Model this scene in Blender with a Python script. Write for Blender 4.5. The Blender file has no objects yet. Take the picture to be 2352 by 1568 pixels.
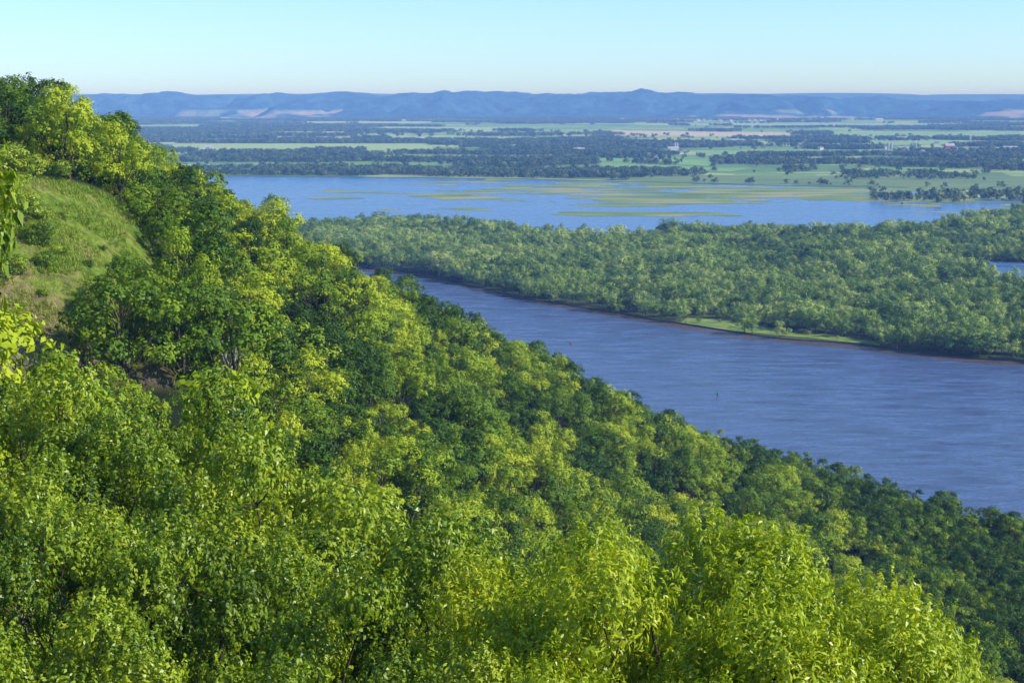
import bpy, math, numpy as np
from mathutils import Vector, geometry
rng=np.random.default_rng(7)
scene=bpy.context.scene
COL=scene.collection

# ------------------------------------------------------------------ helpers
def vnoise(x,y,seed=0):
    x=np.asarray(x,float);y=np.asarray(y,float)
    xi=np.floor(x).astype(np.int64);yi=np.floor(y).astype(np.int64)
    xf=x-xi;yf=y-yi
    def h(a,b):
        n=(a*374761393+b*668265263+seed*974634777)&0xffffffff
        n=((n^(n>>13))*1274126177)&0xffffffff
        n=n^(n>>16)
        return (n&0xffff)/65535.0
    u=xf*xf*(3-2*xf);v=yf*yf*(3-2*yf)
    return (h(xi,yi)*(1-u)+h(xi+1,yi)*u)*(1-v)+(h(xi,yi+1)*(1-u)+h(xi+1,yi+1)*u)*v
def fbm(x,y,o=4,seed=0):
    s=0;a=.5;t=0
    for i in range(o):
        s=s+a*vnoise(np.asarray(x)*2**i,np.asarray(y)*2**i,seed+i);t+=a;a*=.5
    return s/t
def inpoly(x,y,poly):
    x=np.asarray(x);y=np.asarray(y);r=np.zeros(x.shape,bool);n=len(poly)
    for i in range(n):
        x1,y1=poly[i];x2,y2=poly[(i+1)%n]
        if y1==y2: continue
        c=((y1>y)!=(y2>y))&(x<(x2-x1)*(y-y1)/(y2-y1)+x1)
        r^=c
    return r
def sstep(a,b,x):
    t=np.clip((x-a)/(b-a),0,1);return t*t*(3-2*t)

def mesh_quads(name,verts,faces,smooth=False):
    verts=np.asarray(verts,np.float32);faces=np.asarray(faces,np.int32)
    me=bpy.data.meshes.new(name);k=faces.shape[1]
    me.vertices.add(len(verts));me.vertices.foreach_set('co',verts.ravel())
    me.loops.add(faces.size);me.loops.foreach_set('vertex_index',faces.ravel())
    me.polygons.add(len(faces));me.polygons.foreach_set('loop_start',np.arange(0,faces.size,k,dtype=np.int32))
    try: me.polygons.foreach_set('loop_total',np.full(len(faces),k,np.int32))
    except Exception: pass
    me.update(calc_edges=True)
    if smooth: me.polygons.foreach_set('use_smooth',np.ones(len(faces),bool))
    return me
def addobj(name,me,mats=(),col=COL):
    o=bpy.data.objects.new(name,me)
    for m in mats:
        if m.name not in me.materials: me.materials.append(m)
    if col is not None: col.objects.link(o)
    return o
def grid(name,xs,ys,zf,mats,smooth=True):
    X,Y=np.meshgrid(xs,ys);Z=zf(X,Y)
    v=np.stack([X.ravel(),Y.ravel(),Z.ravel()],1)
    nx=len(xs);ny=len(ys)
    i=(np.arange(ny-1)[:,None]*nx+np.arange(nx-1)[None,:]).ravel()
    f=np.stack([i,i+1,i+1+nx,i+nx],1)
    me=mesh_quads(name,v,f,smooth)
    return addobj(name,me,mats)
def polysheet(name,poly,z,mat,skirt=0):
    vs=[(x,y,z) for x,y in poly]
    tris=geometry.tessellate_polygon([[Vector(p) for p in vs]])
    fs=[list(t) for t in tris]
    n=len(vs);av=list(vs)
    if skirt:
        av+=[(x,y,z-skirt) for x,y in poly]
        fs+=[[i,(i+1)%n,(i+1)%n+n,i+n] for i in range(n)]
    me=bpy.data.meshes.new(name);me.from_pydata(av,[],fs);me.update()
    return addobj(name,me,[mat])
def roughen(poly,step=14,amp=6,seed=1):
    out=[];n=len(poly)
    for i in range(n):
        x1,y1=poly[i];x2,y2=poly[(i+1)%n];L=math.hypot(x2-x1,y2-y1)
        k=max(1,min(60,int(L/step)))
        for j in range(k):
            t=j/k;x=x1+(x2-x1)*t;y=y1+(y2-y1)*t
            nx,ny=-(y2-y1)/L,(x2-x1)/L
            a=(float(fbm(x/45,y/45,3,seed))-.5)*2*amp
            out.append((x+nx*a,y+ny*a))
    return out

# ------------------------------------------------------------------ materials
def newmat(name):
    m=bpy.data.materials.new(name);m.use_nodes=True
    nt=m.node_tree;nt.nodes.clear()
    out=nt.nodes.new('ShaderNodeOutputMaterial')
    return m,nt,nt.nodes,nt.links,out
def ramp(ns,stops):
    r=ns.new('ShaderNodeValToRGB');e=r.color_ramp.elements
    while len(e)>1: e.remove(e[-1])
    e[0].position=stops[0][0];e[0].color=(*stops[0][1],1)
    for p,c in stops[1:]:
        k=e.new(p);k.color=(*c,1)
    return r
def math_(ns,ls,op,a,b,clamp=False):
    n=ns.new('ShaderNodeMath');n.operation=op;n.use_clamp=clamp
    for i,s in enumerate((a,b)):
        if s is None: continue
        if isinstance(s,(int,float)): n.inputs[i].default_value=s
        else: ls.new(s,n.inputs[i])
    return n.outputs[0]
def leafmat(name,stops,inst=True,transl=.3,rough=.45,spec=.12,var=.38,hue=(1.25,1.2,.35),ov=.3):
    m,nt,ns,ls,out=newmat(name)
    if inst:
        a=ns.new('ShaderNodeAttribute');a.attribute_type='INSTANCER';a.attribute_name='tone';base=a.outputs['Fac']
    else:
        a=ns.new('ShaderNodeObjectInfo');base=a.outputs['Random']
    t=ns.new('ShaderNodeAttribute');t.attribute_type='GEOMETRY';t.attribute_name='leaftone'
    k=math_(ns,ls,'MULTIPLY_ADD',t.outputs['Fac'],var)
    if inst: ls.new(base,k.node.inputs[2])
    else: ls.new(math_(ns,ls,'MULTIPLY',base,ov),k.node.inputs[2])
    r=ramp(ns,stops);ls.new(k,r.inputs[0])
    p=ns.new('ShaderNodeBsdfPrincipled');ls.new(r.outputs[0],p.inputs['Base Color'])
    p.inputs['Roughness'].default_value=rough;p.inputs['Specular IOR Level'].default_value=spec
    tr=ns.new('ShaderNodeBsdfTranslucent')
    mx=ns.new('ShaderNodeMix');mx.data_type='RGBA';mx.blend_type='MULTIPLY';mx.inputs[0].default_value=1
    ls.new(r.outputs[0],mx.inputs[6]);mx.inputs[7].default_value=(*hue,1)
    ls.new(mx.outputs[2],tr.inputs['Color'])
    ms=ns.new('ShaderNodeMixShader');ms.inputs[0].default_value=transl
    ls.new(p.outputs[0],ms.inputs[1]);ls.new(tr.outputs[0],ms.inputs[2]);ls.new(ms.outputs[0],out.inputs[0])
    return m
def simplemat(name,stops,scale=1.,rough=.85,detail=4,stretch=(1,1,1),bump=0):
    m,nt,ns,ls,out=newmat(name)
    tc=ns.new('ShaderNodeTexCoord');mp=ns.new('ShaderNodeMapping');mp.inputs['Scale'].default_value=stretch
    ls.new(tc.outputs['Object'],mp.inputs[0])
    n=ns.new('ShaderNodeTexNoise');n.inputs['Scale'].default_value=scale;n.inputs['Detail'].default_value=detail
    ls.new(mp.outputs[0],n.inputs['Vector'])
    r=ramp(ns,stops);ls.new(n.outputs['Fac'],r.inputs[0])
    p=ns.new('ShaderNodeBsdfPrincipled');ls.new(r.outputs[0],p.inputs['Base Color'])
    p.inputs['Roughness'].default_value=rough;p.inputs['Specular IOR Level'].default_value=.2
    if bump:
        b=ns.new('ShaderNodeBump');b.inputs['Distance'].default_value=bump;ls.new(n.outputs['Fac'],b.inputs['Height']);ls.new(b.outputs[0],p.inputs['Normal'])
    ls.new(p.outputs[0],out.inputs[0]);return m

M_bark=simplemat('bark',[(.3,(.05,.035,.025)),(.7,(.14,.11,.08))],6,.9,bump=.02)
M_deadwood=simplemat('dead_wood',[(.3,(.25,.22,.19)),(.7,(.42,.38,.34))],4,.9)
HILL=[(.0,(.022,.055,.006)),(.22,(.055,.120,.008)),(.45,(.155,.26,.012)),(.7,(.36,.46,.018)),(1,(.50,.56,.025))]
M_leaf_hill=leafmat('hillside_leaf',HILL,transl=.20)
M_leaf_fg=leafmat('oak_leaf',[(.0,(.03,.07,.006)),(.3,(.10,.18,.010)),(.6,(.26,.37,.016)),(1,(.50,.56,.03))],inst=False,transl=.22,rough=.38,spec=.35,var=.8,ov=.34)
M_leaf_fg2=leafmat('walnut_leaf',[(.0,(.07,.13,.007)),(.3,(.20,.31,.011)),(.65,(.42,.53,.018)),(1,(.58,.63,.035))],inst=False,transl=.27,rough=.38,spec=.35,var=.85)
M_leaf_isl=leafmat('island_leaf',[(.0,(.03,.07,.014)),(.3,(.11,.20,.032)),(.65,(.28,.40,.07)),(1,(.44,.52,.13))],transl=.18)
M_leaf_far=leafmat('valley_leaf',[(.0,(.03,.07,.035)),(.5,(.075,.135,.055)),(1,(.18,.24,.08))],transl=.2)

# ------------------------------------------------------------------ tree prototypes
def tube(p0,p1,r0,r1,sides,V,F):
    p0=np.array(p0,float);p1=np.array(p1,float);d=p1-p0;L=np.linalg.norm(d)
    if L<1e-6: return
    d/=L;a=np.cross(d,[0.3,1,.2]);a/=np.linalg.norm(a);b=np.cross(d,a)
    base=len(V)
    for p,r in ((p0,r0),(p1,r1)):
        for k in range(sides):
            t=2*math.pi*k/sides;V.append(p+r*(math.cos(t)*a+math.sin(t)*b))
    for k in range(sides):
        k2=(k+1)%sides;F.append([base+k,base+k2,base+sides+k2,base+sides+k])
def leafquads(C,N,size,aspect,rs,T=None):
    n=len(C)
    N=N/np.linalg.norm(N,axis=1,keepdims=True)
    if T is None: T=rs.normal(size=(n,3))
    T=T-(T*N).sum(1,keepdims=True)*N;T/=np.linalg.norm(T,axis=1,keepdims=True)+1e-9
    B=np.cross(N,T);s=size*(.65+.7*rs.random((n,1)))
    a=T*s*.5;b=B*s*.5*aspect
    fold=N*s*.12
    v=np.stack([C-a,C+b-a*.1+fold,C+a,C-b-a*.1+fold],1).reshape(-1,3)
    f=np.arange(4*n).reshape(n,4);return v,f
def make_tree(name,seed,H,R,cb,nlobe,clus,nper,csig,size,aspect,matleaf,limbs=True,sides=5,lobefrac=.45,spray=0.0,flat=.85,dw=1.5):
    """crown > lobes > leaf clusters (or shoots) > leaves"""
    rs=np.random.default_rng(seed)
    hz=H*(1-cb)/2;cz=H-hz
    V=[];F=[];L=[]
    for i in range(nlobe):
        t=(i+.5)/nlobe;zz=-0.7+1.45*t;ang=i*2.4+rs.normal()*.4
        rr=math.sqrt(max(0.05,1-min(.97,abs(zz))**2))
        lr=R*lobefrac*(.55+.65*rs.random())
        k=max(0,rr*R-lr*.75)*(.75+.4*rs.random())
        c=np.array([math.cos(ang)*k,math.sin(ang)*k,min(H-lr*.8,cz+zz*hz*.85+rs.normal()*.05*H)])
        L.append((c,lr))
    Cs=[];Ns=[];Tn=[];Ts=[]
    tot=sum(l[1]**2 for l in L)
    for c,lr in L:
        per=max(3,int(clus*lr*lr/tot))
        d=rs.normal(size=(per,3));d/=np.linalg.norm(d,axis=1,keepdims=True)
        d[:,2]=np.where(d[:,2]<-.3,-d[:,2],d[:,2])
        rad=lr*(.72+.42*rs.random((per,1)))
        cc=c+d*rad*np.array([1,1,flat])
        keep=np.ones(per,bool)
        for c2,l2 in L:
            if c2 is c: continue
            keep&=~(np.linalg.norm((cc-c2)/np.array([1,1,flat]),axis=1)<l2*.62)
        cc=cc[keep];d=d[keep];per=len(cc)
        if per==0: continue
        lt=rs.random()*.4
        g=rs.normal(size=(per,nper,3));cs=csig*(.6+.8*rs.random((per,1,1)))
        off=g*cs*np.array([1,1,.8])
        if spray:
            dr=d*.7+np.array([0,0,.8])+rs.normal(size=(per,3))*.35;dr/=np.linalg.norm(dr,axis=1,keepdims=True)
            tt=rs.random((per,nper,1));off=off*(1.15-tt*.8)+dr[:,None,:]*(tt-.3)*spray*(.6+.8*rs.random((per,1,1)))
            Ts.append((dr[:,None,:]+g*.9+np.array([0,0,-.25])).reshape(-1,3))
        P=(cc[:,None,:]+off).reshape(-1,3)
        N=(d[:,None,:]*dw+g*.5+rs.normal(size=(per,nper,3))*.45+np.array([0,0,.3])).reshape(-1,3)
        Cs.append(P);Ns.append(N)
        Tn.append(np.repeat(lt+rs.random(per)*.4,nper)+rs.random(per*nper)*.25)
    C=np.concatenate(Cs);N=np.concatenate(Ns);T=np.concatenate(Tn)
    lv,lf=leafquads(C,N,size,aspect,rs,np.concatenate(Ts) if spray else None)
    tr=.02*H
    p=np.array([0,0,-1.5]);segs=4;top=np.array([rs.normal()*.04*H,rs.normal()*.04*H,H*.8])
    pts=[p]
    for i in range(1,segs+1):
        q=p+(top-p)*i/segs
        if i<segs: q=q+np.array([rs.normal()*.02*H,rs.normal()*.02*H,0])
        pts.append(q)
    for i in range(segs): tube(pts[i],pts[i+1],tr*(1.15-.9*i/segs),tr*(1.15-.9*(i+1)/segs),sides,V,F)
    if limbs:
        for c,lr in L:
            j=min(segs-1,max(1,int((c[2]*.55)/(H*.8)*segs)));s=pts[j]
            mid=(s+c)/2+np.array([rs.normal()*.03*H,rs.normal()*.03*H,-.03*H])
            tube(s,mid,tr*.45,tr*.28,4,V,F);tube(mid,c,tr*.28,tr*.1,4,V,F)
            if sides>4:
                for q in range(6):
                    d=rs.normal(size=3);d/=np.linalg.norm(d);tube(c*.75+mid*.25,c+d*lr*.95,tr*.12,tr*.03,4,V,F)
    V=np.array(V);F=np.array(F)
    allv=np.concatenate([V,lv]);allf=np.concatenate([F,lf+len(V)])
    me=mesh_quads(name,allv,allf)
    me.materials.append(M_bark);me.materials.append(matleaf)
    mi=np.concatenate([np.zeros(len(F),np.int32),np.ones(len(lf),np.int32)])
    me.polygons.foreach_set('material_index',mi)
    at=me.attributes.new('leaftone','FLOAT','FACE')
    at.data.foreach_set('value',np.concatenate([np.zeros(len(F)),T]).astype(np.float32))
    return me

def proto_collection(name,meshes):
    c=bpy.data.collections.new(name)
    for i,me in enumerate(meshes):
        o=bpy.data.objects.new(f'{name}_{i:02d}',me);c.objects.link(o)
    return c
def scatter(name,P,rot,scl,idx,tone,coll):
    n=len(P);me=bpy.data.meshes.new(name);me.vertices.add(n)
    me.vertices.foreach_set('co',np.asarray(P,np.float32).ravel())
    a=me.attributes.new('rot','FLOAT_VECTOR','POINT');a.data.foreach_set('vector',np.asarray(rot,np.float32).ravel())
    a=me.attributes.new('scl','FLOAT_VECTOR','POINT');a.data.foreach_set('vector',np.asarray(scl,np.float32).ravel())
    a=me.attributes.new('idx','INT','POINT');a.data.foreach_set('value',np.asarray(idx,np.int32))
    a=me.attributes.new('tone','FLOAT','POINT');a.data.foreach_set('value',np.asarray(tone,np.float32))
    o=addobj(name,me)
    g=bpy.data.node_groups.new(name+'_nodes','GeometryNodeTree')
    g.interface.new_socket('Geometry',in_out='INPUT',socket_type='NodeSocketGeometry')
    g.interface.new_socket('Geometry',in_out='OUTPUT',socket_type='NodeSocketGeometry')
    ns=g.nodes;ls=g.links
    gi=ns.new('NodeGroupInput');go=ns.new('NodeGroupOutput')
    ci=ns.new('GeometryNodeCollectionInfo');ci.inputs['Collection'].default_value=coll
    ci.inputs['Separate Children'].default_value=True;ci.inputs['Reset Children'].default_value=True
    ip=ns.new('GeometryNodeInstanceOnPoints');ip.inputs['Pick Instance'].default_value=True
    def na(nm,ty):
        k=ns.new('GeometryNodeInputNamedAttribute');k.data_type=ty;k.inputs['Name'].default_value=nm
        return k.outputs['Attribute']
    ls.new(gi.outputs[0],ip.inputs['Points']);ls.new(ci.outputs[0],ip.inputs['Instance'])
    ls.new(na('idx','INT'),ip.inputs['Instance Index']);ls.new(na('rot','FLOAT_VECTOR'),ip.inputs['Rotation'])
    ls.new(na('scl','FLOAT_VECTOR'),ip.inputs['Scale']);ls.new(ip.outputs[0],go.inputs[0])
    md=o.modifiers.new('scatter','NODES');md.node_group=g
    return o
def jitter_grid(x0,x1,y0,y1,s,j=.42):
    xs=np.arange(x0,x1,s);ys=np.arange(y0,y1,s*.9)
    X,Y=np.meshgrid(xs,ys);X=X+ (np.arange(len(ys))%2)[:,None]*s*.5
    X=X+rng.uniform(-j,j,X.shape)*s;Y=Y+rng.uniform(-j,j,Y.shape)*s
    return X.ravel(),Y.ravel()

# ------------------------------------------------------------------ bluff terrain
CP=np.array([(0,-60,152),(-100,-60,158),(100,-60,130),(0,0,148.2),(-40,0,152),(40,0,136),(0,22,134),(-20,30,134),(15,30,128),
(-15,50,126),(0,50,121),(18,50,116),(-25,75,123),(0,80,110),(30,80,98),(-35,110,114),(0,120,88),(50,120,72),(-80,60,138),(-100,120,136),
(-32,150,106),(-10,150,88),(0,160,74),(60,180,50),(-54,180,119),(-64,215,136.5),(-75,232,140),(-42,195,120),(-57,235,134),(-70,293,128),
(-66,347,120),(-66,320,124),(-57,350,115),(-55,446,98),(-22,510,68),(-41,453,90),(-4,570,48),(36,573,28),(90,538,9),(163,488,2.5),(-37,270,94),(-28,210,88),(0,400,50),(0,300,58),(54,450,24),(43,360,35),
(120,520,6),(92,400,14),(73,320,25),(157,490,2.5),(123,385,8),(99,310,18),(-60,560,45),(-100,480,85),(-130,350,138),(-150,270,150),(-200,600,110),
(-250,300,160),(-110,700,30),(-20,660,4),(40,650,0),(-60,800,2),(-150,1000,5),(-250,900,90),(-200,1300,3),(-350,1000,150),(-350,1350,120),
(-350,600,160),(-350,0,160),(200,400,2),(200,300,8),(200,150,15),(120,150,35),(300,300,1),(350,100,5),(350,-60,10),(200,-60,60),(300,450,-2),
(150,560,-2),(90,640,-3),(-30,760,-3),(-110,1200,-3),(350,400,-3),(350,250,1)],float)
def phi(r): return np.sqrt(r*r+64.)
D=np.hypot(CP[:,None,0]-CP[None,:,0],CP[:,None,1]-CP[None,:,1])
n=len(CP);A=np.zeros((n+1,n+1));A[:n,:n]=phi(D)-np.eye(n)*.6;A[:n,n]=1;A[n,:n]=1
W=np.linalg.solve(A,np.append(CP[:,2],0));NCP=n
def ground(X,Y):
    X=np.asarray(X,float);Y=np.asarray(Y,float);Z=np.full(X.shape,W[NCP])
    for i in range(NCP): Z=Z+W[i]*phi(np.hypot(X-CP[i,0],Y-CP[i,1]))
    Z=Z+(fbm(X/22,Y/22,3,5)-.5)*2.5*sstep(3,20,Z)
    return np.clip(Z,-3,170)
def gz(x,y): return float(ground(np.array([x]),np.array([y]))[0])
PRAIRIE=[(-70,220),(-67,224),(-60,229),(-54,236),(-49,226),(-47,212),(-44,210),(-41,202),(-39,192),(-44,186),(-51,178),(-58,170),(-82,170),(-82,206),(-74,212)]
m,nt,ns,ls,out=newmat('hillside_ground')
tc=ns.new('ShaderNodeTexCoord')
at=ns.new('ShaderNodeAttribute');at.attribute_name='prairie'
n1=ns.new('ShaderNodeTexNoise');n1.inputs['Scale'].default_value=.22;n1.inputs['Detail'].default_value=8;n1.inputs['Roughness'].default_value=.75
n2=ns.new('ShaderNodeTexNoise');n2.inputs['Scale'].default_value=.8;n2.inputs['Detail'].default_value=6;n2.inputs['Roughness'].default_value=.75
ls.new(tc.outputs['Object'],n1.inputs[0]);ls.new(tc.outputs['Object'],n2.inputs[0])
at2=ns.new('ShaderNodeAttribute');at2.attribute_name='dry'
k=math_(ns,ls,'MULTIPLY_ADD',at2.outputs['Fac'],.26);ls.new(n1.outputs['Fac'],k.node.inputs[2])
r1=ramp(ns,[(.36,(.16,.29,.025)),(.52,(.25,.33,.04)),(.64,(.34,.31,.10)),(.80,(.38,.28,.18))]);ls.new(k,r1.inputs[0])
mx=ns.new('ShaderNodeMix');mx.data_type='RGBA';mx.blend_type='MULTIPLY';mx.inputs[0].default_value=1
r2=ramp(ns,[(.35,(.4,.44,.4)),(.6,(1.15,1.12,1.1))]);ls.new(n2.outputs['Fac'],r2.inputs[0])
ls.new(r1.outputs[0],mx.inputs[6]);ls.new(r2.outputs[0],mx.inputs[7])
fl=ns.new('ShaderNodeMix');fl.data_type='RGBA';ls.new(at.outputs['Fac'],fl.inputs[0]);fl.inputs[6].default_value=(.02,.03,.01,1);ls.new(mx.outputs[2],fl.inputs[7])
p=ns.new('ShaderNodeBsdfPrincipled');p.inputs['Roughness'].default_value=.95;p.inputs['Specular IOR Level'].default_value=.1
b=ns.new('ShaderNodeBump');b.inputs['Distance'].default_value=1.0;ls.new(n2.outputs['Fac'],b.inputs['Height']);ls.new(b.outputs[0],p.inputs['Normal'])
ls.new(fl.outputs[2],p.inputs['Base Color']);ls.new(p.outputs[0],out.inputs[0]);M_hillground=m
xs=np.concatenate([np.arange(-350,-120,10),np.arange(-120,60,2.0),np.arange(60,351,6)]);ys=np.concatenate([np.arange(-60,320,2.0),np.arange(320,1401,7)])
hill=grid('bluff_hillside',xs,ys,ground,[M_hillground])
co=np.empty(len(hill.data.vertices)*3,np.float32);hill.data.vertices.foreach_get('co',co);co=co.reshape(-1,3)
def softpoly(x,y,poly,r=3):
    s=0
    for dx,dy in ((0,0),(r,0),(-r,0),(0,r),(0,-r)): s=s+inpoly(x+dx,y+dy,poly)
    return s/5.
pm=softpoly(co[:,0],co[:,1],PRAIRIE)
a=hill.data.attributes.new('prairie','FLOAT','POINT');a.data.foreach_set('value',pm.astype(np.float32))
dry=sstep(202,182,co[:,1])*.8+sstep(9,2,np.hypot(co[:,0]+41,co[:,1]-198))*.5
a=hill.data.attributes.new('dry','FLOAT','POINT');a.data.foreach_set('value',dry.astype(np.float32))

# ------------------------------------------------------------------ water
def watermat(name,c1,c2,rough,sc,bumpd,stretch,rot):
    m,nt,ns,ls,out=newmat(name)
    tc=ns.new('ShaderNodeTexCoord');mp=ns.new('ShaderNodeMapping');mp.inputs['Scale'].default_value=stretch;mp.inputs['Rotation'].default_value=(0,0,rot)
    ls.new(tc.outputs['Object'],mp.inputs[0])
    na_=ns.new('ShaderNodeTexNoise');na_.inputs['Scale'].default_value=sc;na_.inputs['Detail'].default_value=5;na_.inputs['Roughness'].default_value=.6
    nb=ns.new('ShaderNodeTexNoise');nb.inputs['Scale'].default_value=sc*.14;nb.inputs['Detail'].default_value=9;nb.inputs['Roughness'].default_value=.8
    ls.new(mp.outputs[0],na_.inputs[0]);ls.new(mp.outputs[0],nb.inputs[0])
    r=ramp(ns,[(.38,c1),(.64,c2)]);ls.new(nb.outputs['Fac'],r.inputs[0])
    p=ns.new('ShaderNodeBsdfPrincipled');p.inputs['IOR'].default_value=1.33
    ls.new(r.outputs[0],p.inputs['Base Color'])
    rr=ns.new('ShaderNodeMapRange');rr.inputs[1].default_value=.3;rr.inputs[2].default_value=.7;rr.inputs[3].default_value=rough*.4;rr.inputs[4].default_value=rough*1.7;ls.new(nb.outputs['Fac'],rr.inputs[0]);ls.new(rr.outputs[0],p.inputs['Roughness'])
    b=ns.new('ShaderNodeBump');b.inputs['Distance'].default_value=bumpd;b.inputs['Strength'].default_value=1
    ls.new(na_.outputs['Fac'],b.inputs['Height']);ls.new(b.outputs[0],p.inputs['Normal'])
    ls.new(p.outputs[0],out.inputs[0]);return m
M_river=watermat('river_water',(.06,.095,.18),(.125,.19,.35),.22,.28,1.3,(.8,3.0,1),.6)
M_lake=watermat('lake_water',(.05,.12,.26),(.11,.22,.40),.22,.12,1.0,(.5,2.,1),0)
NEAR=[(-420,1850),(-330,1700),(-256,1604),(-203,1536),(-161,1465),(-123,1370),(-79,1321),(-41,1271),(-9,1208),(24,1151),(54,1108),(95,1053),(116,1029),(145,990),(182,967),(206,950),(238,920),(269,895),(291,883),(322,868),(420,800),(700,640),(1200,420),(2500,200)]
FAR=[(2500,2300),(1000,2150),(740,2050),(645,1987),(559,1883),(500,1800),(440,1700),(377,1654),(313,1679),(200,1700),(138,1643),(98,1590),(46,1614),(-12,1700),(-86,1761),(-236,1790),(-330,1830)]
ISL=NEAR+FAR
rv=[(-6000,-3000),(6000,-3000),(6000,900),(2500,1200),(0,1450),(-300,1760),(-6000,1800)]
polysheet('river',rv,0,M_river)
lk=[(6000,900),(2500,1200),(0,1450),(-300,1760),(-6000,1800),(-6000,3400),(6000,3400)]
polysheet('backwater_lake',lk[::-1],0,M_lake)
# thin sheet of browner water along the island bank
M_brown_water=watermat('brown_water',(.10,.075,.07),(.13,.10,.11),.25,.28,1.0,(.8,3,1),.6)
sh=[(x-5-.012*max(0,1300-y),y-11) for x,y in NEAR[2:-1]]
polysheet('river_edge_band',roughen(sh+[(x,y+20) for x,y in NEAR[2:-1]][::-1],14,5,8),.03,M_brown_water)
M_shore=simplemat('island_ground',[(.35,(.04,.055,.02)),(.65,(.08,.10,.03))],.05,.95)
ISLR=roughen(ISL,12,9)
isl=polysheet('river_island',ISLR,.7,M_shore,skirt=1.0)
POND=[(401,1411),(431,1434),(461,1411),(560,1400),(560,1222),(433,1222),(404,1236),(390,1259),(400,1328)]
polysheet('pond',roughen(POND,10,4,3),.9,M_lake)
M_strip=simplemat('shore_grass',[(.35,(.11,.19,.03)),(.65,(.25,.32,.06))],.12,.95)
STRIP=[(112,1036),(119,1060),(140,1052),(160,1022),(190,994),(222,956),(222,940),(182,971),(145,995)]
polysheet('shore_meadow',STRIP,.95,M_strip)

# ------------------------------------------------------------------ marsh patches
def patches(name,x0,x1,y0,y1,sx,sy,fn,z,mat):
    xs=np.arange(x0,x1,sx);ys=np.arange(y0,y1,sy);X,Y=np.meshgrid(xs,ys)
    M=fn(X,Y);yi,xi=np.nonzero(M)
    X=xs[xi];Y=ys[yi];nn=len(X)
    v=np.zeros((nn,4,3));v[:,:,2]=z
    for k,(dx,dy) in enumerate(((0,0),(sx,0),(sx,sy),(0,sy))): v[:,k,0]=X+dx;v[:,k,1]=Y+dy
    me=mesh_quads(name,v.reshape(-1,3),np.arange(4*nn).reshape(nn,4));return addobj(name,me,[mat])
M_marsh=simplemat('marsh_vegetation',[(.3,(.10,.17,.045)),(.5,(.19,.27,.065)),(.62,(.34,.31,.14))],.012,.95,stretch=(.5,1.5,1))
def marshfn(X,Y):
    cx=(X-340)/560;cy=(Y-2500)/360
    e=1-np.sqrt(cx**2+cy**2)
    e2=1.-np.sqrt(((X-150)/110)**2+((Y-2010)/45)**2)
    e3=1.1-np.sqrt(((X-620)/240)**2+((Y-2560)/190)**2)
    e4=1-np.sqrt(((X-800)/230)**2+((Y-2210)/60)**2)
    e=np.maximum(np.maximum(e,e2*.8),np.maximum(e3,e4))
    ch=np.abs(fbm(X/150+Y/300,Y/120,3,91)-.5)
    return ((fbm(X/110+.3*Y/60,Y/75,4,31)+.5*e)>.575)&(ch>.024)
patches('marsh_grass',-300,1100,1930,2900,4,5,marshfn,.12,M_marsh)

# ------------------------------------------------------------------ valley farmland
m,nt,ns,ls,out=newmat('farm_fields')
tc=ns.new('ShaderNodeTexCoord');mp=ns.new('ShaderNodeMapping');mp.inputs['Scale'].default_value=(.0032,.0042,1);mp.inputs['Rotation'].default_value=(0,0,.12)
ls.new(tc.outputs['Object'],mp.inputs[0])
vo=ns.new('ShaderNodeTexVoronoi');vo.distance='CHEBYCHEV';vo.inputs['Scale'].default_value=1;vo.inputs['Randomness'].default_value=.85;ls.new(mp.outputs[0],vo.inputs['Vector'])
sp=ns.new('ShaderNodeSeparateColor');ls.new(vo.outputs['Color'],sp.inputs[0])
r=ramp(ns,[(0,(.13,.23,.07)),(.25,(.18,.31,.08)),(.45,(.25,.37,.11)),(.62,(.33,.42,.14)),(.78,(.17,.28,.08)),(.90,(.46,.38,.22)),(.96,(.34,.40,.15))]);r.color_ramp.interpolation='CONSTANT';ls.new(sp.outputs[0],r.inputs[0])
nz=ns.new('ShaderNodeTexNoise');nz.inputs['Scale'].default_value=.01;nz.inputs['Detail'].default_value=6;ls.new(tc.outputs['Object'],nz.inputs[0])
rz=ramp(ns,[(.3,(.75,.75,.75)),(.7,(1.2,1.2,1.2))]);ls.new(nz.outputs['Fac'],rz.inputs[0])
mx=ns.new('ShaderNodeMix');mx.data_type='RGBA';mx.blend_type='MULTIPLY';mx.inputs[0].default_value=1;ls.new(r.outputs[0],mx.inputs[6]);ls.new(rz.outputs[0],mx.inputs[7])
p=ns.new('ShaderNodeBsdfPrincipled');p.inputs['Roughness'].default_value=.95;p.inputs['Specular IOR Level'].default_value=.1
ls.new(mx.outputs[2],p.inputs['Base Color']);ls.new(p.outputs[0],out.inputs[0]);M_farm=m
SH=[(-16000,3100),(-724,3005),(-553,2975),(-304,2940),(19,2870),(244,2760),(443,2660),(633,2600),(700,2500),(640,2400),(690,2330),(900,2330),(1300,2400),(16000,2600)]
def shoreY(x): return np.interp(x,[s[0] for s in SH if s[0]!=640],[s[1] for s in SH if s[0]!=640])
polysheet('valley_farmland',[(-16000,3100)]+SH[1:]+[(16000,30000),(-16000,30000)],1.0,M_farm,skirt=1.2)
def crop(poly,c1,c2,z=1.3):
    mm=simplemat('crop',[(.35,c1),(.65,c2)],.01,.95,stretch=(1,3,1));return polysheet('crop_field',poly,z,mm)
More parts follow.
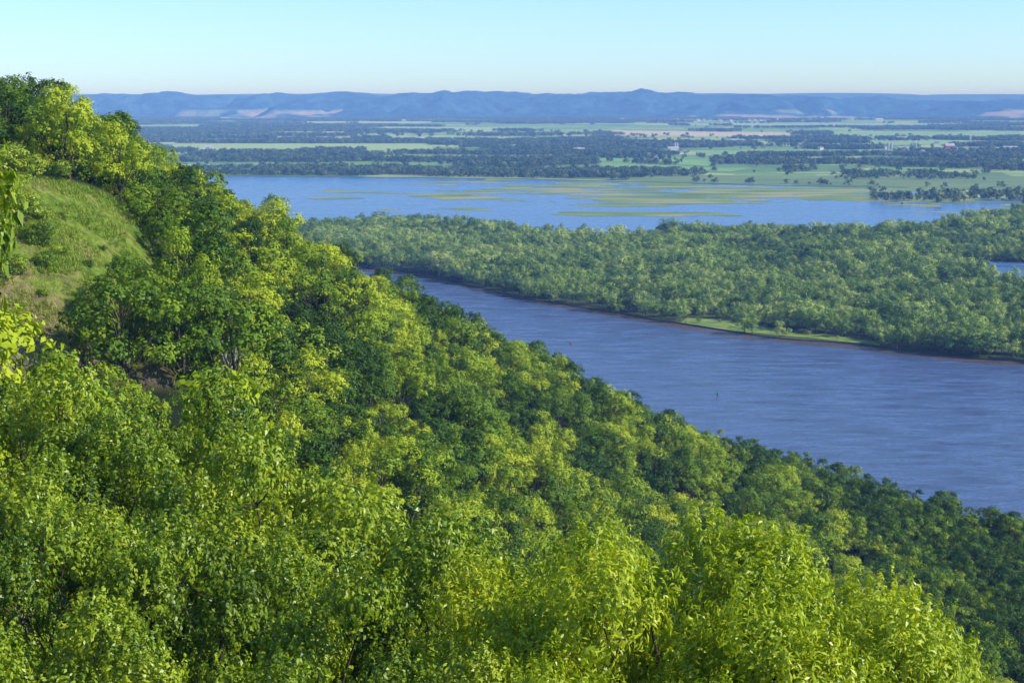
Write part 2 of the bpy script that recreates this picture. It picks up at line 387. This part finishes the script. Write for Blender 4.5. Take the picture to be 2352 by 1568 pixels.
FIELDS=[([(-932,4300),(-211,4367),(-266,4957),(-1055,4957)],(.28,.40,.12),(.36,.45,.15)),
([(-288,3820),(127,3760),(433,3360),(460,3700),(-81,3930)],(.17,.34,.08),(.23,.40,.11)),
([(180,3240),(433,3120),(500,3300),(440,3290),(200,3560)],(.16,.32,.08),(.22,.38,.11)),
([(371,6043),(980,5730),(1137,6345),(438,6837)],(.48,.40,.26),(.52,.44,.29)),
([(520,4000),(1000,4050),(1050,4400),(480,4330)],(.18,.34,.10),(.25,.40,.12)),
([(1200,5900),(1900,5700),(2100,6600),(1290,6500)],(.20,.34,.11),(.25,.39,.14)),
([(1600,3900),(1200,3500),(950,3520),(1100,3720)],(.25,.36,.12),(.32,.41,.15)),
([(-700,6800),(-100,6600),(150,7400),(-600,7600)],(.30,.40,.15),(.34,.43,.17)),
([(-1600,8500),(-500,8500),(-400,9100),(-1700,9200)],(.32,.39,.18),(.36,.42,.2)),
([(900,7900),(2300,7800),(2400,8500),(800,8500)],(.25,.37,.15),(.30,.41,.18)),
([(-400,5400),(250,5350),(300,5650),(-500,5700)],(.21,.34,.10),(.27,.40,.13)),
([(1150,4850),(1700,4800),(1750,5200),(1100,5250)],(.21,.34,.10),(.27,.40,.13))]
for q,c1,c2 in FIELDS: crop(q,c1,c2)
M_marsh2=simplemat('wet_meadow',[(.3,(.10,.17,.055)),(.7,(.20,.27,.09))],.008,.95,stretch=(.6,3,1))
polysheet('wet_meadow',[(60,2880),(244,2775),(443,2675),(633,2612),(760,2460),(1400,2450),(1500,2900),(700,2960),(200,3000)],1.25,M_marsh2)

# ------------------------------------------------------------------ far hills
def hillz(X,Y):
    y0=10300+900*(fbm(X/1300,0*X+3.3,3,2)-.5)*2+200*np.sin(X/900)
    rid=np.abs(fbm(X/600,Y/800,4,11)-.5)*2
    t=sstep(0,1,(Y-y0)/1300)
    top=148+6*np.sin(X/800+1)+65*(fbm(X/520,Y/2500,3,4)-.5)+60*(fbm(X/170,Y/700,3,44)-.5)
    top=top*(1-.30*sstep(2500,3300,X))
    far=sstep(15000,16500,Y)*(165+40*(fbm(X/900,0*X,3,8)-.5))
    cut=np.clip(.15+2.6*rid,0,1)
    back=sstep(11300,12400,Y)
    z=t*top*(cut*(1-back)+back)+ (fbm(X/120,Y/120,3,19)-.5)*22*t
    return np.where(Y>14500,np.maximum(z*sstep(15500,14500,Y),far),z)-3
m,nt,ns,ls,out=newmat('hill_forest_haze_tint')
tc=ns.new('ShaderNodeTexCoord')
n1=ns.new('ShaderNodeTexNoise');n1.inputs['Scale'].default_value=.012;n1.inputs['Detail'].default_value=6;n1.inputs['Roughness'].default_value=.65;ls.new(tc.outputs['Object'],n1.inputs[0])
r1=ramp(ns,[(.38,(.010,.05,.12)),(.62,(.045,.12,.22))]);ls.new(n1.outputs['Fac'],r1.inputs[0])  # forest colour shifted to blue: distance haze painted in, besides the haze volume
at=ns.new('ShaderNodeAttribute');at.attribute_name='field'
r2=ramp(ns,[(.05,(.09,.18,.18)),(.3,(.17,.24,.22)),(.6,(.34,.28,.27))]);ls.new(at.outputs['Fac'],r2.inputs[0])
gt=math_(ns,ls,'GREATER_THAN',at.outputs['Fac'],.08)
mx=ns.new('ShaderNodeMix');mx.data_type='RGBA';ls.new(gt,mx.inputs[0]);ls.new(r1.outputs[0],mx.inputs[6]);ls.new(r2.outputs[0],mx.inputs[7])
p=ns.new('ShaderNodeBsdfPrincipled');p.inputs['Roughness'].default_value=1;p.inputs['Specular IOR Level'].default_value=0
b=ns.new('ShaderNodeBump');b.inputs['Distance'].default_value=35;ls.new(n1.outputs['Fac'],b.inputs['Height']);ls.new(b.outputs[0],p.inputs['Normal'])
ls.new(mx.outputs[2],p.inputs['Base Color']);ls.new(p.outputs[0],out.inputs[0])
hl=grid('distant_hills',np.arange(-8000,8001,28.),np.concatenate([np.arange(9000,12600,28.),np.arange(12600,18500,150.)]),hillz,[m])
co=np.empty(len(hl.data.vertices)*3,np.float32);hl.data.vertices.foreach_get('co',co);co=co.reshape(-1,3)
fm=sstep(.60,.70,fbm(co[:,0]/420,co[:,1]/420,3,77))*sstep(60,35,co[:,2])*(.3+.7*vnoise(co[:,0]/700,co[:,1]/700,5))
a=hl.data.attributes.new('field','FLOAT','POINT');a.data.foreach_set('value',fm.astype(np.float32))

# ------------------------------------------------------------------ forests
hillp=[make_tree(f'hill_tree_{i}',100+i,12,4.7+.6*(i%3),.06,7+i%4*2,320,18,.34,.38,.62,M_leaf_hill,sides=4,lobefrac=.47,spray=.45,dw=1.8) for i in range(5)]
hillp+=[make_tree('hill_tree_5',155,11.5,6.4,.10,13,460,18,.36,.40,.62,M_leaf_hill,sides=4,lobefrac=.38,spray=.4,dw=1.9),
        make_tree('hill_tree_6',156,14.5,3.6,.04,12,300,18,.32,.36,.6,M_leaf_hill,sides=4,lobefrac=.46,spray=.7,dw=1.6),
        make_tree('hill_tree_7',157,10,5.2,.12,16,340,18,.30,.36,.6,M_leaf_hill,sides=4,lobefrac=.30,spray=.5,dw=1.7)]
hillp+= [make_tree(f'hill_tree_{8+i}',200+i,13,3.0,.05,11,260,16,.30,.34,.6,M_leaf_hill,sides=4,lobefrac=.5,spray=.5) for i in range(2)]
CH=proto_collection('hill_tree_kinds',hillp)
X,Y=jitter_grid(-330,330,72,760,7.9)
Z=ground(X,Y)
low=sstep(16,6,Z)
X2,Y2=jitter_grid(60,330,250,640,4.8);Z2=ground(X2,Y2);k2=(Z2<10)
keep1=(rng.random(X.shape)>.5*low)
X=np.concatenate([X[keep1],X2[k2]]);Y=np.concatenate([Y[keep1],Y2[k2]]);Z=np.concatenate([Z[keep1],Z2[k2]])
ok=(Z>.8)&~inpoly(X,Y,PRAIRIE)&(np.abs(X)<.45*Y+60)&(X>-.5*Y-30)
ok&=~((np.hypot(X+60,Y-161)<13))
X,Y,Z=X[ok],Y[ok],Z[ok]
# two mid-sized trees standing on the prairie's right-hand margin
X=np.append(X,[-47.5,-45.0,-50.5]);Y=np.append(Y,[190.,195.,183.]);Z=np.append(Z,[gz(-47.5,190),gz(-45,195),gz(-50.5,183)])
nn=len(X);low=sstep(16,6,Z)
tone=np.clip(-.08+.97*rng.beta(1.0,1.5,nn)+.30*(fbm(X/60,Y/60,2,41)-.5),0,.85)
tone=tone*(1-.5*low)
idx=np.where(rng.random(nn)<.8*low+.08,rng.integers(8,10,nn),rng.integers(0,8,nn))
s=rng.uniform(.52,1.42,nn)*np.where(low>.5,.88,1)
s*=np.where((X<-20)&(Y>135)&(Y<182),.6,1)
s*=np.where((X<-48)&(Y>200)&(Y<262),.82,1)
s[-3:]=[.62,.5,.36];idx[-3:]=[1,3,0];tone[-3:]=[.15,.3,.25]
scl=np.stack([s*rng.uniform(.9,1.15,nn),s*rng.uniform(.9,1.15,nn),s**.85*rng.uniform(.85,1.15,nn)],1)
rot=np.stack([rng.normal(0,.06,nn),rng.normal(0,.06,nn),rng.uniform(0,6.283,nn)],1)
scatter('hillside_forest',np.stack([X,Y,Z],1),rot,scl,idx,tone,CH)
X,Y=jitter_grid(-345,-40,760,1390,9);Z=ground(X,Y);ok=Z>.8;X,Y,Z=X[ok],Y[ok],Z[ok];nn=len(X)
s=rng.uniform(1,1.4,nn);scatter('river_bank_forest',np.stack([X,Y,Z],1),np.stack([0*s,0*s,rng.uniform(0,6.28,nn)],1),np.stack([s,s,s],1),rng.integers(0,8,nn),.1+.4*rng.random(nn),CH)

islp=[make_tree(f'island_tree_{i}',300+i,16,6.6+.9*(i%3),.03,6+i,140,11,.75,.95,.65,M_leaf_isl,limbs=False,sides=4,lobefrac=.48,dw=2.2) for i in range(5)]
CI=proto_collection('island_tree_kinds',islp)
X,Y=jitter_grid(-420,1400,600,2150,9.7)
ok=inpoly(X,Y,ISLR)&~inpoly(X,Y,POND)&~inpoly(X,Y,STRIP)&(X<.40*Y+60)
X,Y=X[ok],Y[ok]
cl=(np.hypot((X-400)/60,(Y-1320)/110)<1)&(rng.random(len(X))<.6)
cl|=(fbm(X/50,Y/50,3,66)<.27)&(rng.random(len(X))<.7)
X,Y=X[~cl],Y[~cl]
big=fbm(X/55,Y/55,2,61)
nn=len(X)
tone=np.clip(-.04+.85*rng.beta(1.1,1.5,nn)+.7*(fbm(X/80,Y/80,3,51)-.45),0,.9)
s=(.40+.88*big)*rng.uniform(.6,1.4,nn)
scl=np.stack([s,s,s**.8*rng.uniform(.82,1.15,nn)],1);rot=np.stack([0*s,0*s,rng.uniform(0,6.28,nn)],1)
scatter('island_forest',np.stack([X,Y,0*X+.5],1),rot,scl,rng.integers(0,5,nn),tone,CI)
# willow bushes on the shore meadow
X,Y=jitter_grid(100,240,930,1065,9);ok=inpoly(X,Y,STRIP)&(rng.random(X.shape)<.35);X,Y=X[ok],Y[ok];nn=len(X);s=rng.uniform(.12,.32,nn)
scatter('shore_willows',np.stack([X,Y,0*X+.9],1),np.stack([0*s,0*s,rng.uniform(0,6.28,nn)],1),np.stack([s,s,s*.8],1),rng.integers(0,5,nn),.3+.5*rng.random(nn),CI)

farp=[make_tree(f'valley_tree_{i}',400+i,10,5.5,.0,5,22,8,1.0,2.0,.75,M_leaf_far,limbs=False,sides=4,lobefrac=.5) for i in range(4)]
CF=proto_collection('valley_tree_kinds',farp)
PX=[];PY=[]
X,Y=jitter_grid(-2100,2300,2350,5600,12.5)
d=Y-shoreY(X)
den=fbm(X/230,Y/140,4,71)+.15*sstep(380,120,d)*sstep(500,100,X)+.05*sstep(300,1500,X)*sstep(4900,3700,Y)-.1*sstep(300,700,X)*sstep(3400,2900,Y)
ok=(d>22)&(den>.565)&(np.abs(X)<.36*Y+120)
PX.append(X[ok]);PY.append(Y[ok])
X,Y=jitter_grid(-3700,3700,5600,10400,22)
den=fbm(X/420,Y/280,4,72)+.03*sstep(0,-1500,X)
ok=(den>.57)&(np.abs(X)<.36*Y+120);PX.append(X[ok]);PY.append(Y[ok])
X,Y=jitter_grid(-2100,2300,2600,6500,105);ok=(Y-shoreY(X)>30);PX.append(X[ok]);PY.append(Y[ok])
X=np.concatenate(PX);Y=np.concatenate(PY)
ok=np.ones(len(X),bool)
for q,_,_ in FIELDS: ok&=~inpoly(X,Y,q)
wet=(X>250)&(Y<2960);ok&=~(wet&(rng.random(len(X))<.66))
X,Y=X[ok],Y[ok]
X3,Y3=jitter_grid(480,1000,2180,2480,15);k3=(fbm(X3/90,Y3/40,3,15)>.54)&(X3>500+(Y3-2180)*.2);X=np.concatenate([X,X3[k3]]);Y=np.concatenate([Y,Y3[k3]])
nn=len(X)
sc=np.where(Y>5600,1.4,1.0)*rng.uniform(.5,1.6,nn)*np.where((X>250)&(Y<2960),.75,1)
scl=np.stack([sc,sc,np.minimum(sc,1.35)],1);rot=np.stack([0*sc,0*sc,rng.uniform(0,6.28,nn)],1)
scatter('valley_woods',np.stack([X,Y,0*X+.6],1),rot,scl,rng.integers(0,4,nn),.02+.8*rng.random(nn),CF)

# ------------------------------------------------------------------ foreground trees
oak=[make_tree(f'oak_mesh_{i}',500+i,10,3.9,.22,17+2*i,1200,36,.12,.155,.5,M_leaf_fg,sides=7,lobefrac=.31,spray=.85,dw=1.0) for i in range(3)]
wal=[make_tree(f'walnut_mesh_{i}',600+i,10,4.1,.25,20,1400,36,.12,.175,.3,M_leaf_fg2,sides=7,lobefrac=.30,spray=.95,dw=1.0) for i in range(2)]
FG=[(-21.5,68,137.9,0),(-18,64,137.0,0),(-15.2,71,137.0,0),(-10.6,60,137.0,0),(-7.4,56,136.2,0),(-4.2,51,136.0,0),(-1.4,47,137.0,0),
(1.3,42,137.5,1),(4.1,39,139.2,1),(6.8,38,138.5,1),(8.6,38,137.3,1),(10.0,37,136.0,1),(10.8,39,134.0,1),
(-12.3,43,138.4,0),(-8.9,46,137.2,0),(-5,39,137.6,0),(-1.3,34,137.4,0),(-9.6,33,138.8,0),(-5.4,31,138.3,0),(2.2,31,138.2,1),(5.6,31,137.8,1),
(-16,54,136.6,0),(-24.5,60,139,0),(-13.5,32,139.6,0),(13.5,47,131.0,1),(16,55,126.5,0),(-27,72,137.5,0),(2.5,52,132,0),(7,54,130.5,0),(11.5,56,128,0)]
for i,(x,y,zt,kind) in enumerate(FG):
    h=max(6.5,zt-gz(x,y));me=(wal if kind else oak)[i%(2 if kind else 3)]
    o=bpy.data.objects.new('walnut_tree' if kind else 'oak_tree',me);COL.objects.link(o)
    s=h/10;w=min(1.08,max(.70,s*.78))*(1 if y<50 else 1.1)
    o.location=(x,y,zt-10*s);o.scale=(w,w,s);o.rotation_euler=(0,0,i*1.7)
# oak at the left edge of the overlook: its branch tips reach into view
o=bpy.data.objects.new('oak_tree',oak[0]);COL.objects.link(o);o.location=(-12.4,24,gz(-12.4,24)-.3);o.scale=(1.1,1.1,1.95);o.rotation_euler=(0,0,2.)
shr=[make_tree(f'shrub_mesh_{i}',700+i,3,2.0,.0,8,170,16,.2,.22,.6,M_leaf_fg,sides=4,lobefrac=.5) for i in range(2)]
SHR=[(-63.5,203,1.5),(-60,199,1.2),(-64.5,196,1.5),(-61,191,1.2),(-66,208,1.5),(-62,206,1.0),(-65.5,200,1.6),(-58,195,.8),(-57,199,.6),(-47,196,1.3),(-45,193,1.1),(-52,215,.5),(-49,187,.6),(-57.5,207,.45),(-46,206,.8),(-45,190,1.5),(-46.5,188,1.2),(-70,219,1.6),(-72,214,1.6),(-68,222,1.3),(-65,225,1.1),(-50,224,.7),(-56,184,.6),(-53,190,.5),(-60,180,.7),(-54,200,.45),(-63,186,.9),(-51,206,.4),
(-48,210,.9),(-46,214,.8),(-55,211,.35),(-58,215,.4),(-51,198,.35),(-60,211,.5),(-57,190,.4)]
for i,(x,y,s) in enumerate(SHR):
    o=bpy.data.objects.new('prairie_shrub',shr[i%2]);COL.objects.link(o);o.location=(x,y,gz(x,y)-.2);o.scale=(s,s,s*.85);o.rotation_euler=(0,0,i*1.3)
# grass tufts
def tuft_mesh(seed):
    rs=np.random.default_rng(seed);n=26;V=[];F=[]
    for k in range(n):
        a=rs.uniform(0,6.28);b0=np.array([rs.normal()*.22,rs.normal()*.22,0]);h=rs.uniform(.12,.42);w=.045
        lean=np.array([math.cos(a),math.sin(a),0])*rs.uniform(.1,.3);side=np.array([-math.sin(a),math.cos(a),0])*w
        i=len(V);V+= [b0-side,b0+side,b0+side*.2+lean+np.array([0,0,h]),b0-side*.2+lean+np.array([0,0,h])];F.append([i,i+1,i+2,i+3])
    me=mesh_quads('grass_tuft',np.array(V),F);me.materials.append(M_grass);at=me.attributes.new('leaftone','FLOAT','FACE');at.data.foreach_set('value',rs.random(n).astype(np.float32));return me
M_grass=leafmat('prairie_grass_blade',[(.0,(.18,.32,.03)),(.4,(.32,.42,.05)),(.75,(.46,.43,.14)),(1,(.50,.40,.25))],transl=.3,rough=.6,spec=.1)
CG=proto_collection('grass_tuft_kinds',[tuft_mesh(1),tuft_mesh(2),tuft_mesh(3)])
X,Y=jitter_grid(-84,-36,168,238,.66);ok=inpoly(X,Y,PRAIRIE)&(fbm(X/4,Y/4,3,23)>.50);X,Y=X[ok],Y[ok];nn=len(X);Z=ground(X,Y)
s=rng.uniform(.7,1.7,nn);tone=np.clip(.35*rng.random(nn)+.25*sstep(202,184,Y)+.9*(fbm(X/7,Y/7,3,29)-.5),0,.8)
scatter('prairie_grass',np.stack([X,Y,Z-.05],1),np.stack([0*s,0*s,rng.uniform(0,6.28,nn)],1),np.stack([s,s,s],1),rng.integers(0,3,nn),tone,CG)
# bare dead trees standing in the hillside wood
def dead_mesh(seed):
    rs=np.random.default_rng(seed);V=[];F=[]
    def br(p,d,L,r,dep):
        q=p+d*L;tube(p,q,r,r*.6,5,V,F)
        if dep==0: return
        for k in range(3):
            nd=d+rs.normal(size=3)*.55+np.array([0,0,.15]);nd/=np.linalg.norm(nd);br(p+d*L*(.55+.2*k),nd,L*.62,r*.5,dep-1)
    br(np.array([0,0,-1.]),np.array([.05,0,1.]),6.,.22,4)
    me=mesh_quads('dead_tree_mesh',V,F);me.materials.append(M_deadwood);return me
DM=[dead_mesh(3),dead_mesh(8)]
for i,(x,y,s,t) in enumerate([(-39,204,1.3,.2),(-38,200,1.2,.6),(-8,205,1.1,.1),(2,300,1.2,.0)]):
    o=bpy.data.objects.new('dead_tree',DM[i%2]);COL.objects.link(o);o.location=(x,y,gz(x,y));o.scale=(s,s,s);o.rotation_euler=(0,t,i)

# ------------------------------------------------------------------ buoys
def buoy(name,x,y,col,nun):
    V=[];F=[]
    prof=[(0.0,-.6),(.55,-.6),(.55,.9),(.5,1.3),(.12,2.3) if nun else (.5,2.3),(.0,2.35)]
    s=14
    for r_,z_ in prof:
        for k in range(s): V.append((r_*math.cos(6.283*k/s),r_*math.sin(6.283*k/s),z_))
    for j in range(len(prof)-1):
        for k in range(s): F.append([j*s+k,j*s+(k+1)%s,(j+1)*s+(k+1)%s,(j+1)*s+k])
    me=mesh_quads(name,V,F,True);mm=simplemat(name+'_paint',[(.3,col),(.7,tuple(c*1.1 for c in col))],3,.4)
    o=addobj(name,me,[mm]);o.location=(x,y,0);o.rotation_euler=(.08,.05,0);o.scale=(.8,.8,.8)
buoy('red_nun_buoy',36,950,(.55,.06,.03),True);buoy('green_can_buoy',104,784,(.03,.22,.10),False)

# ------------------------------------------------------------------ farm buildings
M_white=simplemat('white_siding',[(.3,(.6,.6,.58)),(.7,(.7,.7,.68))],.5,.7)
M_red=simplemat('red_siding',[(.3,(.32,.06,.04)),(.7,(.38,.08,.05))],.5,.7)
M_roof=simplemat('metal_roof',[(.3,(.32,.33,.35)),(.7,(.4,.41,.43))],.5,.4)
M_roofd=simplemat('shingle_roof',[(.3,(.12,.11,.1)),(.7,(.2,.18,.17))],.5,.8)
M_dark=simplemat('window_glass',[(.3,(.03,.04,.05)),(.7,(.05,.06,.07))],.5,.2)
def house_mesh(name,L_,W_,h,rh,wall,roof,win):
    V=[];F=[];MI=[]
    def box(x0,x1,y0,y1,z0,z1,mi):
        b=len(V);V.extend([(x0,y0,z0),(x1,y0,z0),(x1,y1,z0),(x0,y1,z0),(x0,y0,z1),(x1,y0,z1),(x1,y1,z1),(x0,y1,z1)])
        for f in ((0,1,5,4),(1,2,6,5),(2,3,7,6),(3,0,4,7),(4,5,6,7)): F.append([b+q for q in f]);MI.append(mi)
    box(-L_/2,L_/2,-W_/2,W_/2,0,h,0)
    b=len(V);o_=.4
    V.extend([(-L_/2,-W_/2,h),(-L_/2,W_/2,h),(-L_/2,0,h+rh),(L_/2,-W_/2,h),(L_/2,W_/2,h),(L_/2,0,h+rh)])
    F.extend([[b,b+1,b+2],[b+3,b+5,b+4]]);MI+= [0,0]
    b=len(V)
    for sg in (-1,1):
        b=len(V);V.extend([(-L_/2-o_,sg*(W_/2+o_),h-.1),(L_/2+o_,sg*(W_/2+o_),h-.1),(L_/2+o_,0,h+rh+.12),(-L_/2-o_,0,h+rh+.12)]);F.append([b,b+1,b+2,b+3]);MI.append(1)
    for k in range(win):
        x=-L_/2+(k+.7)*L_/(win+.4);box(x-.6,x+.6,-W_/2-.05,-W_/2+.02,h*.35,h*.75,2)
        if k<2: box(-L_/2-.05,-L_/2+.02,-W_/4+k*W_/2-.6,-W_/4+k*W_/2+.6,h*.35,h*.75,2)
    me=bpy.data.meshes.new(name);me.from_pydata(V,[],F);me.update()
    for q in (wall,roof,M_dark): me.materials.append(q)
    me.polygons.foreach_set('material_index',np.array(MI,np.int32));return me
MH=house_mesh('farmhouse_mesh',14,9,6,3.5,M_white,M_roofd,4)
MB=house_mesh('barn_mesh',30,14,6,5,M_white,M_roof,3)
MR=house_mesh('red_barn_mesh',26,13,7,6,M_red,M_roof,2)
def silo_mesh():
    V=[];F=[];s=14;prof=[(3.2,0),(3.2,17),(3.0,18.6),(2.2,19.8),(1.0,20.5),(.02,20.7)]
    for r_,z_ in prof:
        for k in range(s): V.append((r_*math.cos(6.283*k/s),r_*math.sin(6.283*k/s),z_))
    for j in range(len(prof)-1):
        for k in range(s): F.append([j*s+k,j*s+(k+1)%s,(j+1)*s+(k+1)%s,(j+1)*s+k])
    me=mesh_quads('silo_mesh',V,F,True);me.materials.append(M_roof);return me
MS=silo_mesh()
def put(nm,me,x,y,r=0,s=1):
    o=bpy.data.objects.new(nm,me);COL.objects.link(o);o.location=(x,y,.95);o.rotation_euler=(0,0,r);o.scale=(s,s,s)
for x,y in ((1035,4367),(1045,4372),(1100,4367),(1109,4362),(448,4367),(455,4372),(1500,5200)): put('silo',MS,x,y)
for x,y,r_,s_ in ((1339,4266,.1,1.3),(1070,4340,.3,1),(440,4330,.1,1),(-846,4420,.2,1),(-1751,9700,0,1.4),(2158,9355,.1,1.5),(1300,5300,0,1.2)): put('barn',MB,x,y,r_,s_)
for x,y,r_ in ((175,4137,.2),(1240,4500,.2),(700,5000,0),(-300,5200,.3),(1700,4700,0)): put('red_barn',MR,x,y,r_,1.1)
for k in range(34):
    x=1070+rng.normal()*330;y=9150+rng.normal()*200;put('farmhouse',MH,x,y,rng.random(),1.5)
for k in range(22):
    x=rng.uniform(300,1600);y=rng.uniform(3500,5200);put('farmhouse',MH,x,y,rng.random(),1)
for k in range(8):
    x=rng.uniform(-1400,200);y=rng.uniform(3900,6000);put('farmhouse',MH,x,y,rng.random(),1)

# ------------------------------------------------------------------ haze (real air volume)
me=bpy.data.meshes.new('valley_haze')
x0,x1,y0,y1,z0,z1=-15000,15000,-400,20000,-20,190
me.from_pydata([(x0,y0,z0),(x1,y0,z0),(x1,y1,z0),(x0,y1,z0),(x0,y0,z1),(x1,y0,z1),(x1,y1,z1),(x0,y1,z1)],[],[(3,2,1,0),(0,1,5,4),(1,2,6,5),(2,3,7,6),(3,0,4,7),(4,5,6,7)])
m,nt,ns,ls,out=newmat('air_haze')
vs=ns.new('ShaderNodeVolumeScatter');vs.inputs['Color'].default_value=(.24,.46,1,1);vs.inputs['Density'].default_value=1.05e-4;vs.inputs['Anisotropy'].default_value=-.2
ls.new(vs.outputs[0],out.inputs['Volume'])
addobj('valley_haze',me,[m])

# ------------------------------------------------------------------ light, sky, camera
el=math.radians(37);sx,sy=.97,-.24
w=bpy.data.worlds.new('World');scene.world=w;w.use_nodes=True
nt=w.node_tree;bg=nt.nodes['Background'];sk=nt.nodes.new('ShaderNodeTexSky');sk.sky_type='NISHITA'
sk.sun_disc=False;sk.sun_elevation=el;sk.sun_rotation=math.atan2(sx,sy);sk.altitude=200;sk.air_density=1;sk.dust_density=.3;sk.ozone_density=1.5
mt=nt.nodes.new('ShaderNodeMix');mt.data_type='RGBA';mt.blend_type='MULTIPLY';mt.inputs[0].default_value=1
nt.links.new(sk.outputs[0],mt.inputs[6]);mt.inputs[7].default_value=(.74,1.05,1.58,1)
nt.links.new(mt.outputs[2],bg.inputs[0]);bg.inputs[1].default_value=.14
sl=bpy.data.lights.new('sun','SUN');sl.energy=5;sl.angle=math.radians(.5);sl.color=(1,.95,.84)
so=bpy.data.objects.new('sun',sl);COL.objects.link(so)
hv=Vector((sx,sy,0)).normalized()*math.cos(el)+Vector((0,0,math.sin(el)))
so.rotation_euler=(-hv).to_track_quat('-Z','Y').to_euler()
cam=bpy.data.cameras.new('camera');co_=bpy.data.objects.new('camera',cam);COL.objects.link(co_)
co_.location=(0,0,150);co_.rotation_euler=(math.radians(90-8.87),0,0)
cam.sensor_width=36;cam.lens=36*1576/1024;cam.clip_start=.5;cam.clip_end=60000
scene.camera=co_
scene.view_settings.view_transform='Standard';scene.view_settings.look='None';scene.view_settings.exposure=0
